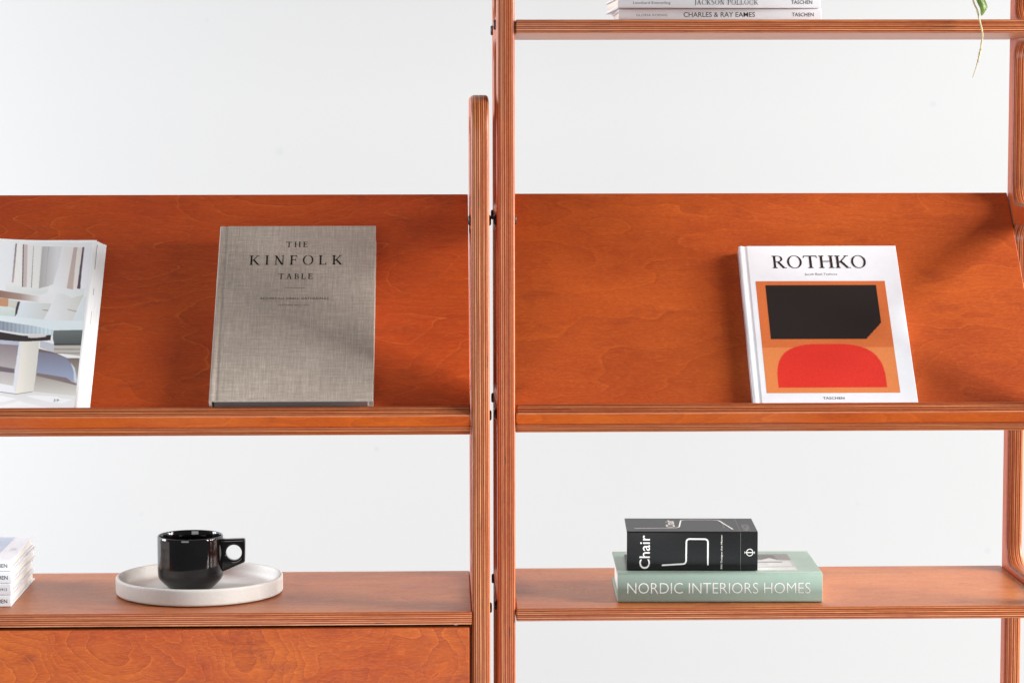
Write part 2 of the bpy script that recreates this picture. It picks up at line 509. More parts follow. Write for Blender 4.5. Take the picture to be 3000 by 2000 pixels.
def glyph(ch):
    if ch == 'I': return stem(.09), .31
    if ch == 'H': return stem(.09) + stem(.67) + [q(.2, .50, .69, .50 + TN)], .90
    if ch == 'T': return stem(.36, top=False) + [q(.03, 1 - TN, .82, 1), [(.0, .80), (.03, .80), (.10, .96), (.03, 1)], [(.85, .80), (.82, 1), (.75, .96), (.82, .80)]], .86
    if ch == 'E': return stem(.09) + [q(.2, 1 - TN, .62, 1), q(.2, .52, .52, .52 + TN), q(.2, 0, .64, TN), [(.60, .82), (.63, .82), (.62, 1), (.54, .96)], [(.50, .43), (.53, .43), (.53, .66), (.50, .66), (.47, .56)], [(.66, .20), (.63, .20), (.55, .04), (.65, 0)]], .72
    if ch == 'F': return stem(.09) + [q(.2, 1 - TN, .60, 1), q(.2, .50, .50, .50 + TN), [(.58, .80), (.61, .80), (.60, 1), (.52, .96)], [(.48, .41), (.51, .41), (.51, .64), (.48, .64), (.45, .54)]], .66
    if ch == 'L': return stem(.09) + [q(.2, 0, .62, TN), [(.66, .22), (.62, .22), (.53, .04), (.63, 0)]], .70
    if ch == 'K': return stem(.09) + [stroke((.26, .42), (.68, .98), TN), stroke((.34, .56), (.74, .01), TH), q(.56, 1 - SH, .82, 1), q(.66, 0, .90, SH)], .88
    if ch == 'N': return [q(.15, 0, .15 + TN, 1), q(.72, 0, .72 + TN, 1), q(.06, 0, .30, SH), q(.03, 1 - SH, .2, 1), q(.62, 1 - SH, .87, 1), stroke((.17, .99), (.71, .0), TH * 1.02)], .90
    if ch == 'O': return ring(.46, .5, .44, .52, .315, .475, dx=0), .92
    if ch == 'C': return ring(.46, .5, .44, .52, .32, .475, 42, 318) + [[(.78, .66), (.81, .66), (.80, .98), (.74, .86)], [(.72, .12), (.80, .18), (.77, .22), (.70, .16)]], .86
    if ch == 'R': return stem(.09) + ring(.36, .745, .28, .255, .165, .205, -90, 90, 20) + [q(.2, .95, .38, 1), q(.2, .49, .38, .54), stroke((.36, .52), (.70, .01), TH), q(.62, 0, .86, SH)], .82
    if ch == 'P': return stem(.09) + ring(.36, .74, .28, .26, .165, .21, -90, 90, 20) + [q(.2, .95, .38, 1), q(.2, .48, .38, .53)], .68
    if ch == 'B': return stem(.09) + ring(.36, .765, .24, .235, .135, .19, -90, 90, 20) + ring(.36, .275, .30, .275, .18, .225, -90, 90, 20) + [q(.2, .955, .38, 1), q(.2, .50, .38, .55), q(.2, 0, .38, .05)], .72
    if ch == 'A': return [stroke((.14, .02), (.42, 1), TN), stroke((.41, 1.02), (.72, .02), TH), q(.24, .32, .60, .32 + TN * .9), q(.02, 0, .26, SH), q(.60, 0, .88, SH)], .90
    if ch == 'S': return wavy([(.50, .80), (.44, .95), (.28, .98), (.12, .86), (.16, .66), (.34, .53), (.50, .40), (.55, .20), (.40, .03), (.20, .02), (.08, .20)], [.05, .05, .07, .10, .12, .13, .12, .10, .07, .05, .05]), .64
    if ch == 'J': return stem(.12, bot=False, y0=.08) + wavy([(.18, .12), (.17, -.02), (.10, -.14), (-.02, -.16)], [.12, .10, .06, .08]), .34
    return [], .45
def serif(txt, track=.12):
    polys = []; x = 0
    for ch in txt:
        g, w = glyph(ch)
        for p in g: polys.append([(x + a, b) for a, b in p])
        x += w + track
    return poly_mesh(polys, "lettering")

def prt(me, name, mat, M, parent):
    return mesh_obj(name, me, mat, M, parent)

def line_poly(path, w, rad=0.0):
    """flat stroke of constant width along a path with rounded corners and ends"""
    P = [np.array(p, float) for p in path]; pts = [P[0]]
    for i in range(1, len(P) - 1):
        a = P[i - 1] - P[i]; b = P[i + 1] - P[i]
        a /= np.linalg.norm(a); b /= np.linalg.norm(b)
        for k in range(9):
            t = k / 8
            pts.append((P[i] + a * rad) * (1 - t) ** 2 + 2 * P[i] * t * (1 - t) + (P[i] + b * rad) * t ** 2)
    pts.append(P[-1]); out = []
    L = []
    for i in range(len(pts)):
        d = pts[min(i + 1, len(pts) - 1)] - pts[max(i - 1, 0)]; d /= np.linalg.norm(d)
        nn = np.array((-d[1], d[0])) * w / 2; L.append((pts[i] + nn, pts[i] - nn))
    for a, b in zip(L[:-1], L[1:]): out.append([tuple(a[0]), tuple(b[0]), tuple(b[1]), tuple(a[1])])
    for e in (pts[0], pts[-1]):
        out.append([(e[0] + w / 2 * math.cos(k * math.pi / 6), e[1] + w / 2 * math.sin(k * math.pi / 6)) for k in range(12)])
    return out

# painted rectangle made of a fine grid with a colour attribute (flat print)
def inpoly(X, Y, poly):
    c = np.zeros(X.shape, bool); n = len(poly)
    for i in range(n):
        x0, y0 = poly[i]; x1, y1 = poly[(i + 1) % n]
        if y0 == y1: continue
        cond = ((y0 > Y) != (y1 > Y)) & (X < (x1 - x0) * (Y - y0) / (y1 - y0) + x0)
        c ^= cond
    return c
def paint_grid(name, nx, ny, posfn, colfn):
    s, t = np.meshgrid(np.linspace(0, 1, nx), np.linspace(0, 1, ny))
    V = posfn(s, t).reshape(-1, 3)
    Cc = colfn(s, t).reshape(-1, 3)
    idx = np.arange(nx * ny).reshape(ny, nx)
    F = np.stack([idx[:-1, :-1], idx[:-1, 1:], idx[1:, 1:], idx[1:, :-1]], -1).reshape(-1, 4)
    me = bpy.data.meshes.new(name)
    me.from_pydata(V.tolist(), [], F.tolist())
    at = me.color_attributes.new('print', 'FLOAT_COLOR', 'POINT')
    buf = np.ones((nx * ny, 4), np.float32)
    c = Cc / 255.0
    buf[:, :3] = np.where(c <= .04045, c / 12.92, ((c + .055) / 1.055) ** 2.4)
    at.data.foreach_set('color', buf.ravel())
    me.polygons.foreach_set('use_smooth', [True] * len(F))
    return me

# ------------------------------------------------------------------ the wall
me = bm_to_mesh(box_bm(-4.5, 4.5, 0, .12, -1.0, 4.0), "wall")
wall = mesh_obj("wall", me, wall_mat(), Matrix.Translation((0, 1.6, 0)))
wall['kind'] = 'structure'

# ------------------------------------------------------------------ shelving units
THETA = R(46.7)
RAILS = [0.145, 0.396, 0.652, 0.907, 1.162, 1.4155, 1.669]
SIDE = Matrix(((0, 0, -1, 0), (0, 1, 0, 0), (1, 0, 0, 0), (0, 0, 0, 1)))   # local X up, Y back, Z to the left

def bolt_mesh():
    bm = lathe_bm([(0, .0032), (.0048, .0032), (.0062, .0026), (.0068, .0016), (.0068, 0), (0, 0)], 24)
    return bm_to_mesh(bm, "bolt")
BOLT = bolt_mesh(); BOLT.materials.append(BLACKMETAL)

def side_panel(x0, x1, yf, top, parent, seed, out_sign):
    """ladder-like plywood side frame with rounded cut-outs; out_sign -1/+1: which way its outer face looks"""
    D, st = .303, .031
    Tk = x1 - x0
    zc = top / 2
    loops = [rrect(0, 0, top, D, .050, 12)]
    for a, b in zip(RAILS[:-1], RAILS[1:]):
        lo, hi = a + .0155, b - .0155
        if b > top: break
        if hi > top - .02: hi = top - .0295
        loops.append(rrect((lo + hi) / 2 - zc, 0, hi - lo, D - 2 * st, .030, 10, False))
    # the opening that ends at the top rail
    last = max(z for z in RAILS if z < top - .02)
    if top - last > .06:
        lo, hi = last + .0155, top - .0295
        loops.append(rrect((lo + hi) / 2 - zc, 0, hi - lo, D - 2 * st, .030, 10, False))
    loops.append(rrect((0.03 + RAILS[0] - .0155) / 2 - zc, 0, RAILS[0] - .0155 - .03, D - 2 * st, .030, 10, False))
    bm = plate(loops, Tk, .0052, 5)
    M = Matrix.Translation(((x0 + x1) / 2, yf + D / 2, zc)) @ SIDE
    o = mesh_obj("side_panel", bm_to_mesh(bm, "side_panel"), PLY23, M, parent, seed)
    for z in RAILS[2:]:
        if z > top: continue
        for y, zz, sides in ((.25, z + .001, (1,)), (.05, z + .002, (1, -1) if abs(z - 1.162) < .01 else (1,))):
            for s in sides:
                sg = out_sign * s
                xx = x0 if sg < 0 else x1
                Mb = Matrix.Translation((xx, yf + y, zz)) @ Matrix.Rotation(R(90 * sg), 4, 'Y')
                b = bpy.data.objects.new("bolt", BOLT)
                put(b, Mb, o)
    return o

def display_shelf(xa, xb, yf, parent, seed, mat):
    th = THETA
    u = Vector((0, math.cos(th), math.sin(th))); n = Vector((0, -math.sin(th), math.cos(th)))
    O = Vector(((xa + xb) / 2, yf + .0194, .8973))
    T, h, L = .017, .024, .4034
    Mb = Matrix.Translation(O + u * (L / 2) - n * (T / 2)) @ Matrix.Rotation(th, 4, 'X')
    board("angled_panel", xb - xa, L, T, .0009, mat, Mb, parent, seed, .0015)
    Ml = Matrix.Translation(O + u * (T / 2) + n * (h / 2 + .0003)) @ Matrix.Rotation(th - R(90), 4, 'X')
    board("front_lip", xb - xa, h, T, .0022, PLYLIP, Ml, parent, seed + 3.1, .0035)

def flat_shelf(xa, xb, yf, z0, z1, parent, seed, name="shelf"):
    M = Matrix.Translation(((xa + xb) / 2, yf + .1515, (z0 + z1) / 2))
    return board(name, xb - xa, .303, z1 - z0, .0018, PLYTOP, M, parent, seed)

# right-hand, taller unit
UR = thing("shelving_unit", "taller orange-brown plywood shelving unit on the right holding the thick green book", "shelving unit",
           Matrix.Translation((.4435, .15, 0)), "plywood shelving units standing side by side")
RX0, RX1, RX2, RX3 = .0680, .0915, .7955, .8190
side_panel(RX0, RX1, 0, 1.95, UR, 1.3, -1)
side_panel(RX2, RX3, 0, 1.95, UR, 4.1, 1)
flat_shelf(.0925, RX2 - .0004, 0, 1.4050, 1.4222, UR, 8.8)
flat_shelf(.0925, RX2 - .0004, 0, 1.6600, 1.6772, UR, 15.2)
display_shelf(.0925, RX2 - .0015, 0, UR, 12.35, PLYRIGHT)
flat_shelf(.0925, RX2 - .0004, 0, .6410, .6580, UR, 21.4)

# left-hand, lower unit with a cabinet
UL = thing("shelving_unit", "lower orange-brown plywood shelving unit on the left with a cabinet under its bottom shelf", "shelving unit",
           Matrix.Translation((-.4925, .13, 0)), "plywood shelving units standing side by side")
LY = -.020
LX0, LX1, LX2, LX3 = -1.0430, -1.0195, .0345, .0580
side_panel(LX2, LX3, LY, 1.3263, UL, 2.6, 1)
side_panel(LX0, LX1, LY, 1.3263, UL, 6.2, -1)
display_shelf(LX1 + .0015, LX2 - .0012, LY, UL, 33.7, PLYLEFT)
flat_shelf(LX1 + .0004, LX2 - .0003, LY, .6412, .6585, UL, 41.9)
# cabinet body and door below
MD = Matrix.Translation(((LX1 + .003 + .0312) / 2, LY + .0095, .5210)) @ Matrix.Rotation(R(90), 4, 'X')
board("cabinet_door", .0312 - (LX1 + .003), .2336, .018, .0020, PLYDOOR, MD, UL, 52.3)
for xc in (.0250, LX1 + .0092):
    M = Matrix.Translation((xc, LY + .165, .5195)) @ SIDE
    board("cabinet_side", .2360, .270, .017, .0012, PLY17, M, UL, 60 + xc)
flat_shelf(LX1 + .0004, LX2 - .0003, LY, .3835, .4007, UL, 71.0, "cabinet_bottom")
M = Matrix.Translation(((LX1 + LX2) / 2, LY + .298, .5195)) @ Matrix.Rotation(R(90), 4, 'X')
board("cabinet_back", 1.01, .232, .008, .0008, PLY17, M, UL, 77.0)

# ------------------------------------------------------------------ books
def hardcover(name, label, M, w, h, t, cover, pages, ct=.0028, over=.003, group=None, groove=True, rnd=.0022):
    """local X from the spine, Y from foot to head, Z from back cover to front cover"""
    root = thing(name, label, "book", M, group)
    g = .0011 if groove else 0.0
    gx = .0085
    outer = [(w, t)]
    outer += [(gx + .0035, t), (gx + .0018, t - g * .6), (gx, t - g), (gx - .0018, t - g * .6), (gx - .0040, t + .0002)]
    k = 5
    for i in range(k + 1):
        a = math.pi / 2 + i / k * math.pi / 2
        outer.append((rnd + rnd * math.cos(a), t - rnd + rnd * math.sin(a)))
    for i in range(k + 1):
        a = math.pi + i / k * math.pi / 2
        outer.append((rnd + rnd * math.cos(a), rnd + rnd * math.sin(a)))
    outer += [(gx - .0040, -.0002 + .0002), (gx - .0018, g * .6), (gx, g), (gx + .0018, g * .6), (gx + .0035, 0), (w, 0)]
    inner = [(w, ct), (gx + .004, ct), (ct, ct), (ct, t - ct), (gx + .004, t - ct), (w, t - ct)]
    bm = bmesh.new()
    eb = .0005
    rings = []
    for y in (0, h):
        rings.append([bm.verts.new((x, y, z)) for x, z in outer + inner])
    n = len(rings[0])
    for i in range(n):
        j = (i + 1) % n
        f = bm.faces.new((rings[0][i], rings[0][j], rings[1][j], rings[1][i]))
        if 0 < i < len(outer) - 2: f.smooth = True
    for rg in rings:
        es = [bm.edges.get((rg[i], rg[(i + 1) % n])) for i in range(n)]
        bmesh.ops.triangle_fill(bm, edges=es, use_beauty=True, normal=(0, 1, 0))
    bmesh.ops.recalc_face_normals(bm, faces=bm.faces)
    be = [e for e in bm.edges if len(e.link_faces) == 2 and e.calc_face_angle(0) > R(60)]
    bmesh.ops.bevel(bm, geom=be, offset=eb, segments=2, profile=.5, affect='EDGES')
    me = bm_to_mesh(bm, "cover")
    c = mesh_obj("cover", me, cover, M, root)
    pb = box_bm(ct + .0015, w - over, over, h - over, ct + .0002, t - ct - .0002, .0005, 1)
    mesh_obj("page_block", bm_to_mesh(pb, "page_block"), pages, M, root)
    return root, c

def lean(x, yf, h0=0.0, roll=0.0):
    """matrix of a book lying on the angled panel, foot against the lip"""
    u = Vector((0, math.cos(THETA), math.sin(THETA))); n = Vector((0, -math.sin(THETA), math.cos(THETA)))
    B = Vector((x, yf + .0194, .8973)) + u * (.0172 + .001) + n * (h0 + .0004)
    return Matrix.Translation(B) @ Matrix.Rotation(THETA, 4, 'X') @ Matrix.Rotation(roll, 4, 'Z')

def front_text(me, name, mat, M, root, t, box, dz=.00012, ref=None):
    fit(me, *box, ref)
    return prt(me, name, mat, M @ Matrix.Translation((0, 0, t + dz)), root)

# grey linen cookbook
KT = .0350
M = lean(-.3045, LY)
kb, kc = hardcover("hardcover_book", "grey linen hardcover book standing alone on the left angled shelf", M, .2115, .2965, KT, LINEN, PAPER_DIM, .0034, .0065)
UPW = -.0010
for txt, mat, (x0, x1), (y0, y1), tr in (("THE", INK_LINEN, (.0905, .1200), (.2595, .2690), .30), ("KINFOLK", INK_LINEN, (.0425, .1680), (.2285, .2450), .42), ("TABLE", INK_LINEN, (.0820, .1280), (.2037, .2130), .28)):
    front_text(serif(txt, tr), "title_lettering", mat, M, kb, KT, (x0, x1, y0 + UPW, y1 + UPW), ref=(0, 1))
front_text(sans("RECIPES for SMALL GATHERINGS", 0, 1.3), "subtitle_lettering", INK_LINEN2, M, kb, KT, (.0600, .1500, .1673, .1712))
front_text(sans("NATHAN WILLIAMS", 0, 1.3), "author_lettering", INK_LINEN2, M, kb, KT, (.0845, .1250, .1567, .1592))
front_text(poly_mesh([q(0, 0, 1, 1)], "rule"), "title_rule", INK_LINEN2, M, kb, KT, (.0915, .1180, .1873, .1877))

# white art book with a printed panel
RT = .0155
M = lean(.4045, 0)
rb, rc = hardcover("hardcover_book", "white hardcover art book with black and red printed panel, leaning on the right angled shelf", M, .2170, .2738, RT, COVER_WHITE, PAPER, .0024, .003)
front_text(serif("ROTHKO", .07), "title_lettering", INK, M, rb, RT, (.0441, .1731, .2338, .2560), ref=(0, 1))
front_text(sans("Jacob Baal-Teshuva"), "author_lettering", INK_SOFT, M, rb, RT, (.0869, .1315, .2200, .2250))
front_text(sans("TASCHEN", .010, 1.05), "publisher_lettering", INK, M, rb, RT, (.0922, .1205, .0095, .0135))
def rpos(s, t):
    return np.stack([.0188 + s * .1765, .0200 + t * .1908, np.zeros_like(s)], -1)
_rng = np.random.RandomState(3)
def rcol(s, t):
    g = _rng.normal(0, 1, s.shape)[..., None]
    c = np.zeros(s.shape + (3,)) + np.array((200, 103, 50)) + g * 3
    t_ = t[..., None]
    c += (t_ < .4) * np.array((12, 22, 18))
    black = inpoly(s, t, [(.07, .965), (.93, .965), (.93, .62), (.80, .475), (.07, .475)])
    c = np.where(black[..., None], np.array((9, 8, 8)) + g * 2.0, c)
    red = (np.abs((s - .5) / .41) ** 3.2 + np.abs((t - .045) / .385) ** 3.2 < 1) & (t > .045)
    c = np.where(red[..., None], np.array((208, 40, 26)) + g * 4, c)
    return np.clip(c, 0, 255)
prt(paint_grid("cover_picture", 190, 205, rpos, rcol), "cover_picture", PRINT, M @ Matrix.Translation((0, 0, RT + .00012)), rb)
# spine lettering: reads from head to foot; local X=0 face
def spine_frame(M, x_off=-.00012):
    """2-D frame on the spine: text right = -Y (towards the foot), text up = +Z"""
    return M @ Matrix(((0, 0, -1, x_off), (-1, 0, 0, 0), (0, 1, 0, 0), (0, 0, 0, 1)))
SM = spine_frame(M)
for me, (a, b), mat in ((sans("Jacob Baal-Teshuva"), (.262, .222), INK_SOFT), (serif("ROTHKO", .08), (.165, .105), INK), (sans("TASCHEN"), (.038, .008), INK)):
    fit(me, -a, -b, .0055, .0100)
    prt(me, "spine_lettering", mat, SM, rb)

# ---- books lying flat, spine towards the viewer
def lying(x_foot, y, z, yaw):
    """foot end at the right, head to the left, spine forward"""
    return Matrix.Translation((x_foot, y, z)) @ Matrix.Rotation(R(90 + yaw), 4, 'Z')

# thick green interiors book
NT_, NL, ND = .0395, .2710, .1720
MN = lying(.4982, .0275, .6583, -1.3)
nb, nc = hardcover("hardcover_book", "thick sage green hardcover book lying flat on the bottom shelf under the black one", MN, ND, NL, NT_, COVER_GREEN, PAPER, .0026, .0035, None, False, .0035)
fit(me := sans("NORDIC INTERIORS HOMES", -.012, .98), -.2580, -.0158, .0125, .0268)
prt(me, "spine_lettering", INK_WHITE, spine_frame(MN), nb)
# printed room picture on its front cover; local X depth, Y towards the head (left)
def npos(s, t):      # s left->right in the photo, t front->back
    return np.stack([.020 + t * .130, .2100 - s * .1800, np.zeros_like(s)], -1)
def ncol(s, t):
    g = _rng.normal(0, 1, s.shape)[..., None]
    c = np.zeros(s.shape + (3,)) + 205.0
    def fill(poly, col):
        nonlocal c
        c = np.where(inpoly(s, t, poly)[..., None], np.array(col, float), c)
    fill([(0, .62), (1, .62), (1, 1), (0, 1)], (158, 154, 150))
    fill([(.45, .68), (.90, .60), (.88, .92), (.5, .95)], (120, 116, 112))
    fill([(.72, .52), (.84, .74), (.94, .52)], (226, 226, 224))
    fill([(0, .25), (.98, .25), (.98, .55), (0, .55)], (232, 232, 230))
    fill([(.40, .50), (.92, .47), (.92, .52), (.40, .55)], (96, 92, 90))
    fill([(.55, .16), (.60, .16), (.57, .60), (.53, .60)], (130, 126, 122))
    fill([(.60, .28), (.80, .28), (.80, .46), (.60, .46)], (214, 214, 216))
    fill([(0, 0), (.66, 0), (.62, .16), (0, .20)], (196, 208, 170))
    fill([(.70, 0), (1, 0), (1, .20), (.66, .14)], (240, 240, 238))
    return np.clip(c * .8 + g * 5, 0, 255)
prt(paint_grid("cover_picture", 120, 80, npos, ncol), "cover_picture", PRINT, MN @ Matrix.Translation((0, 0, NT_ + .00012)), nb)
me = fit(sans("HOMES"), -.0195, -.0125, .06, .063)
prt(me, "cover_lettering", INK_GREY, MN @ Matrix(((0, 1, 0, 0), (-1, 0, 0, 0), (0, 0, 1, NT_ + .00012), (0, 0, 0, 1))) @ Matrix.Translation((0, 0, 0)), nb)

# thick black design book on top of it
CT, CL, CD = .0522, .1735, .1130
MC = lying(.4142, .0450, .6583 + NT_ + .0005, -2.4)
cb, cc = hardcover("hardcover_book", "small thick black hardcover book with white line drawing, on top of the sage green book", MC, CD, CL, CT, COVER_BLACK, PAPER, .0024, .003, None, False, .0022)
SC = spine_frame(MC)
def cx(v): return -CL + (v - 400) / 1130 * CL
def cz(v): return CT - (v - 225) / 333 * CT
def rot_text(me, x0, x1, z0, z1):
    """text turned to read from bottom to top, fitted into the box"""
    a = bbox2(me); a = np.stack([-a[:, 1], a[:, 0], a[:, 2]], 1)
    me.vertices.foreach_set('co', a.ravel()); me.update()
    return fit(me, x0, x1, z0, z1)
prt(rot_text(sans("Chair", .006, 1.0), cx(508), cx(600), cz(543), cz(256)), "spine_lettering", INK_WHITE, SC, cb)
prt(rot_text(sans("500 Designs that Matter", .016), cx(1210), cx(1229), cz(545), cz(250)), "spine_lettering", INK_WHITE2, SC, cb)
prt(poly_mesh(line_poly([(cx(708), cz(512)), (cx(912), cz(500)), (cx(914), cz(287)), (cx(1100), cz(289)), (cx(1100), cz(506))], .0021, .0048), "line_drawing"), "spine_line_drawing", INK_WHITE, SC, cb)
prt(poly_mesh([q(cx(1381), cz(552), cx(1382.5), cz(232))], "spine_rule"), "spine_rule", INK_GREY, SC, cb)
lg = ring(cx(1461), cz(402), .0047, .0050, .0037, .0040, n=24)
lg += [q(cx(1419), cz(404.5), cx(1503), cz(400)), q(cx(1417), cz(413), cx(1420.5), cz(392)), q(cx(1501), cz(413), cx(1504.5), cz(392)), q(cx(1430), cz(406), cx(1490), cz(398.5))]
prt(poly_mesh(lg, "emblem"), "spine_emblem", INK_WHITE, SC, cb)
# the front cover repeats drawing and lettering; cover frame: right = -Y, up = +X
CF = MC @ Matrix(((0, 1, 0, 0), (-1, 0, 0, 0), (0, 0, 1, CT + .00012), (0, 0, 0, 1)))
def kx(v, dep): return -CL + .174 * v
prt(poly_mesh(line_poly([(-.162, .026), (-.103, .031), (-.097, .100), (-.047, .100), (-.032, .020)], .0021, .010), "line_drawing"), "cover_line_drawing", INK_WHITE, CF, cb)
prt(rot_text(sans("Chair", .02, .95), -.1200, -.1075, .036, .095), "cover_lettering", INK_WHITE2, CF, cb)
prt(rot_text(sans("500 Designs that Matter"), -.0440, -.0405, .030, .090), "cover_lettering", INK_GREY, CF, cb)
prt(rot_text(sans("PHAIDON", .005, 1.1), -.0185, -.0085, .008, .060), "cover_lettering", INK_GREY, CF, cb)
prt(poly_mesh([q(-.0232, .002, -.0229, CD - .004)], "cover_rule"), "cover_rule", INK_GREY, CF, cb)

# two white paperback-size hardcovers on the top shelf
def white_spine_book(label, M, L, T, D, texts, group):
    b, c = hardcover("hardcover_book", label, M, D, L, T, COVER_WHITE, PAPER_BEIGE, .0020, .003, group, False, .0014)
    S = spine_frame(M)
    for me, mat, box in texts:
        fit(me, *box); prt(me, "spine_lettering", mat, S, b)
    return b
G1 = "white art books lying flat in stacks, spines forward"
TE = .0150
ME = lying(.4918, .0400, 1.4225, -1.2)
white_spine_book("white book with heavy black sans-serif title lying directly on the top shelf", ME, .2640, TE, .205,
    [(sans("GLORIA KOENIG", 0, 1.05), INK_SOFT, (-.2410, -.2185+.018, .0055, .0086)),
     (sans("CHARLES & RAY EAMES", .004), INK, (-.1795, -.0865, .0045, .0107)),
     (sans("TASCHEN", .008), INK, (-.0385, -.0100, .0050, .0100))], G1)
MP = lying(.4900, .0390, 1.4225 + TE + .0004, 1.0)
PS = .0155
jp = serif("JACKSON POLLOCK", .10)
white_spine_book("white book with thin serif title, upper one of the two on the top shelf", MP, .2640, PS, .207,
    [(sans("Leonhard Emmerling"), INK_SOFT, (-.2440, -.2000+.0045, .0045, .0088)),
     (jp, INK, (-.1640, -.0810, .0035, .0112)),
     (sans("TASCHEN", .008), INK, (-.0380, -.0105, .0055, .0105))], G1)

# stack of four white books at the left frame edge
zz = .6588
stack = [(.0156, "N", "bottom white book of the stack of four beside the tray", INK, 0.0, -.5702),
         (.0156, "13", "second book from the bottom of the left stack, spine ending in a small grey 13", INK_SOFT, .15, -.5704),
         (.0158, "N", "third book from the bottom of the left stack, right above the one ending in 13", INK, -.25, -.5694),
         (.0146, "N", "topmost white book of the left stack with a grey-blue cover", INK, .3, -.5690)]
for i, (tk, tx, lb, ink, yaw, xf) in enumerate(stack):
    MS = lying(xf + random.uniform(-.0008, .0008), LY + .0520 + random.uniform(-.001, .001), zz, yaw)
    if tx == "N": me = sans("TASCHEN", .008); box = (-.0345, -.0048, .0048, .0100)
    else: me = sans("1887-1913"); box = (-.0260, -.0052, .0055, .0092)
    b, c = hardcover("hardcover_book", lb, MS, .2000, .2600, tk - .0003, COVER_WHITE, PAPER, .0021, .0028, G1, False, .0014)
    fit(me, *box); prt(me, "spine_lettering", ink, spine_frame(MS), b)
    if i == 3:
        def tpos(s, t): return np.stack([.030 + t * .158, .2300 - s * .2060, np.zeros_like(s)], -1)
        def tcol(s, t):
            g = _rng.normal(0, 1, s.shape)[..., None]
            return np.clip(np.array((176, 190, 208)) + g * 3 + 10 * np.sin(s * 9)[..., None] * 0 + s[..., None] * 8, 0, 255)
        prt(paint_grid("cover_picture", 30, 30, tpos, tcol), "cover_picture", PRINT, MS @ Matrix.Translation((0, 0, tk - .0003 + .00012)), b)
        CFS = MS @ Matrix(((0, 1, 0, 0), (-1, 0, 0, 0), (0, 0, 1, tk - .0003 + .00012), (0, 0, 0, 1)))
        me = fit(sans("TASCHEN"), -.0150, -.0065, .080, .096)
        prt(me, "cover_lettering", INK_FAINT, CFS, b)
    zz += tk

# ------------------------------------------------------------------ open magazine
MM = lean(-.4618, LY, .0)
mg = thing("magazine", "open glossy magazine at the left edge, page 39 showing a pale sofa and table", "magazine", MM)
def curl(x):          # height of a sheet above the panel; x <= 0 to the left
    d = np.clip(-x - .088, 0, None)
    return .6 * d + 2.2 * d * d if False else np.clip(-x - .095, 0, None) ** 2 * .9 + .03 * d
def page_mesh(name, xr, h, z0, xl=-.195, nx=36, k=1.0):
    bm = bmesh.new(); top = []; bot = []
    xs = np.linspace(xl, xr, nx)
    for y in (0, h):
        rowt, rowb = [], []
        for x in xs:
            z = z0 + float(curl(x)) * k
            rowt.append(bm.verts.new((x, y, z + .00012))); rowb.append(bm.verts.new((x, y, z - .00012)))
        top.append(rowt); bot.append(rowb)
    for i in range(nx - 1):
        for (a, b, c_, d) in ((top[0][i], top[0][i + 1], top[1][i + 1], top[1][i]), (bot[0][i], bot[1][i], bot[1][i + 1], bot[0][i + 1]),
                              (top[0][i], bot[0][i], bot[0][i + 1], top[0][i + 1]), (top[1][i], top[1][i + 1], bot[1][i + 1], bot[1][i])):
            bm.faces.new((a, b, c_, d)).smooth = True
    for i in (0, nx - 1):
        bm.faces.new((top[0][i], top[1][i], bot[1][i], bot[0][i]))
    return bm_to_mesh(bm, name)
sheets = [(-.0000, .2925, .0006), (-.0008, .2922, .0012), (-.0022, .2928, .0019), (-.0046, .2932, .0027), (-.0056, .2935, .0033), (-.0078, .2938, .0042), (-.0092, .2942, .0050), (-.0104, .2946, .0058), (-.0128, .2962, .0068)]
for xr, h, z0 in sheets[:-1]:
    mesh_obj("page", page_mesh("page", xr, h, z0), SHEET, MM, mg)
xr, h, z0 = sheets[-1]
top_page = mesh_obj("page", page_mesh("page", xr, h, z0), SHEET, MM, mg)
# the facing half of the spread, beyond the fold
ML = MM @ Matrix.Translation((-.390, 0, 0)) @ Matrix.Diagonal((-1, 1, 1, 1))
for xr_, h_, z_ in sheets[::2]:
    mesh_obj("page", page_mesh("page", xr_, h_, z_), SHEET, ML, mg)
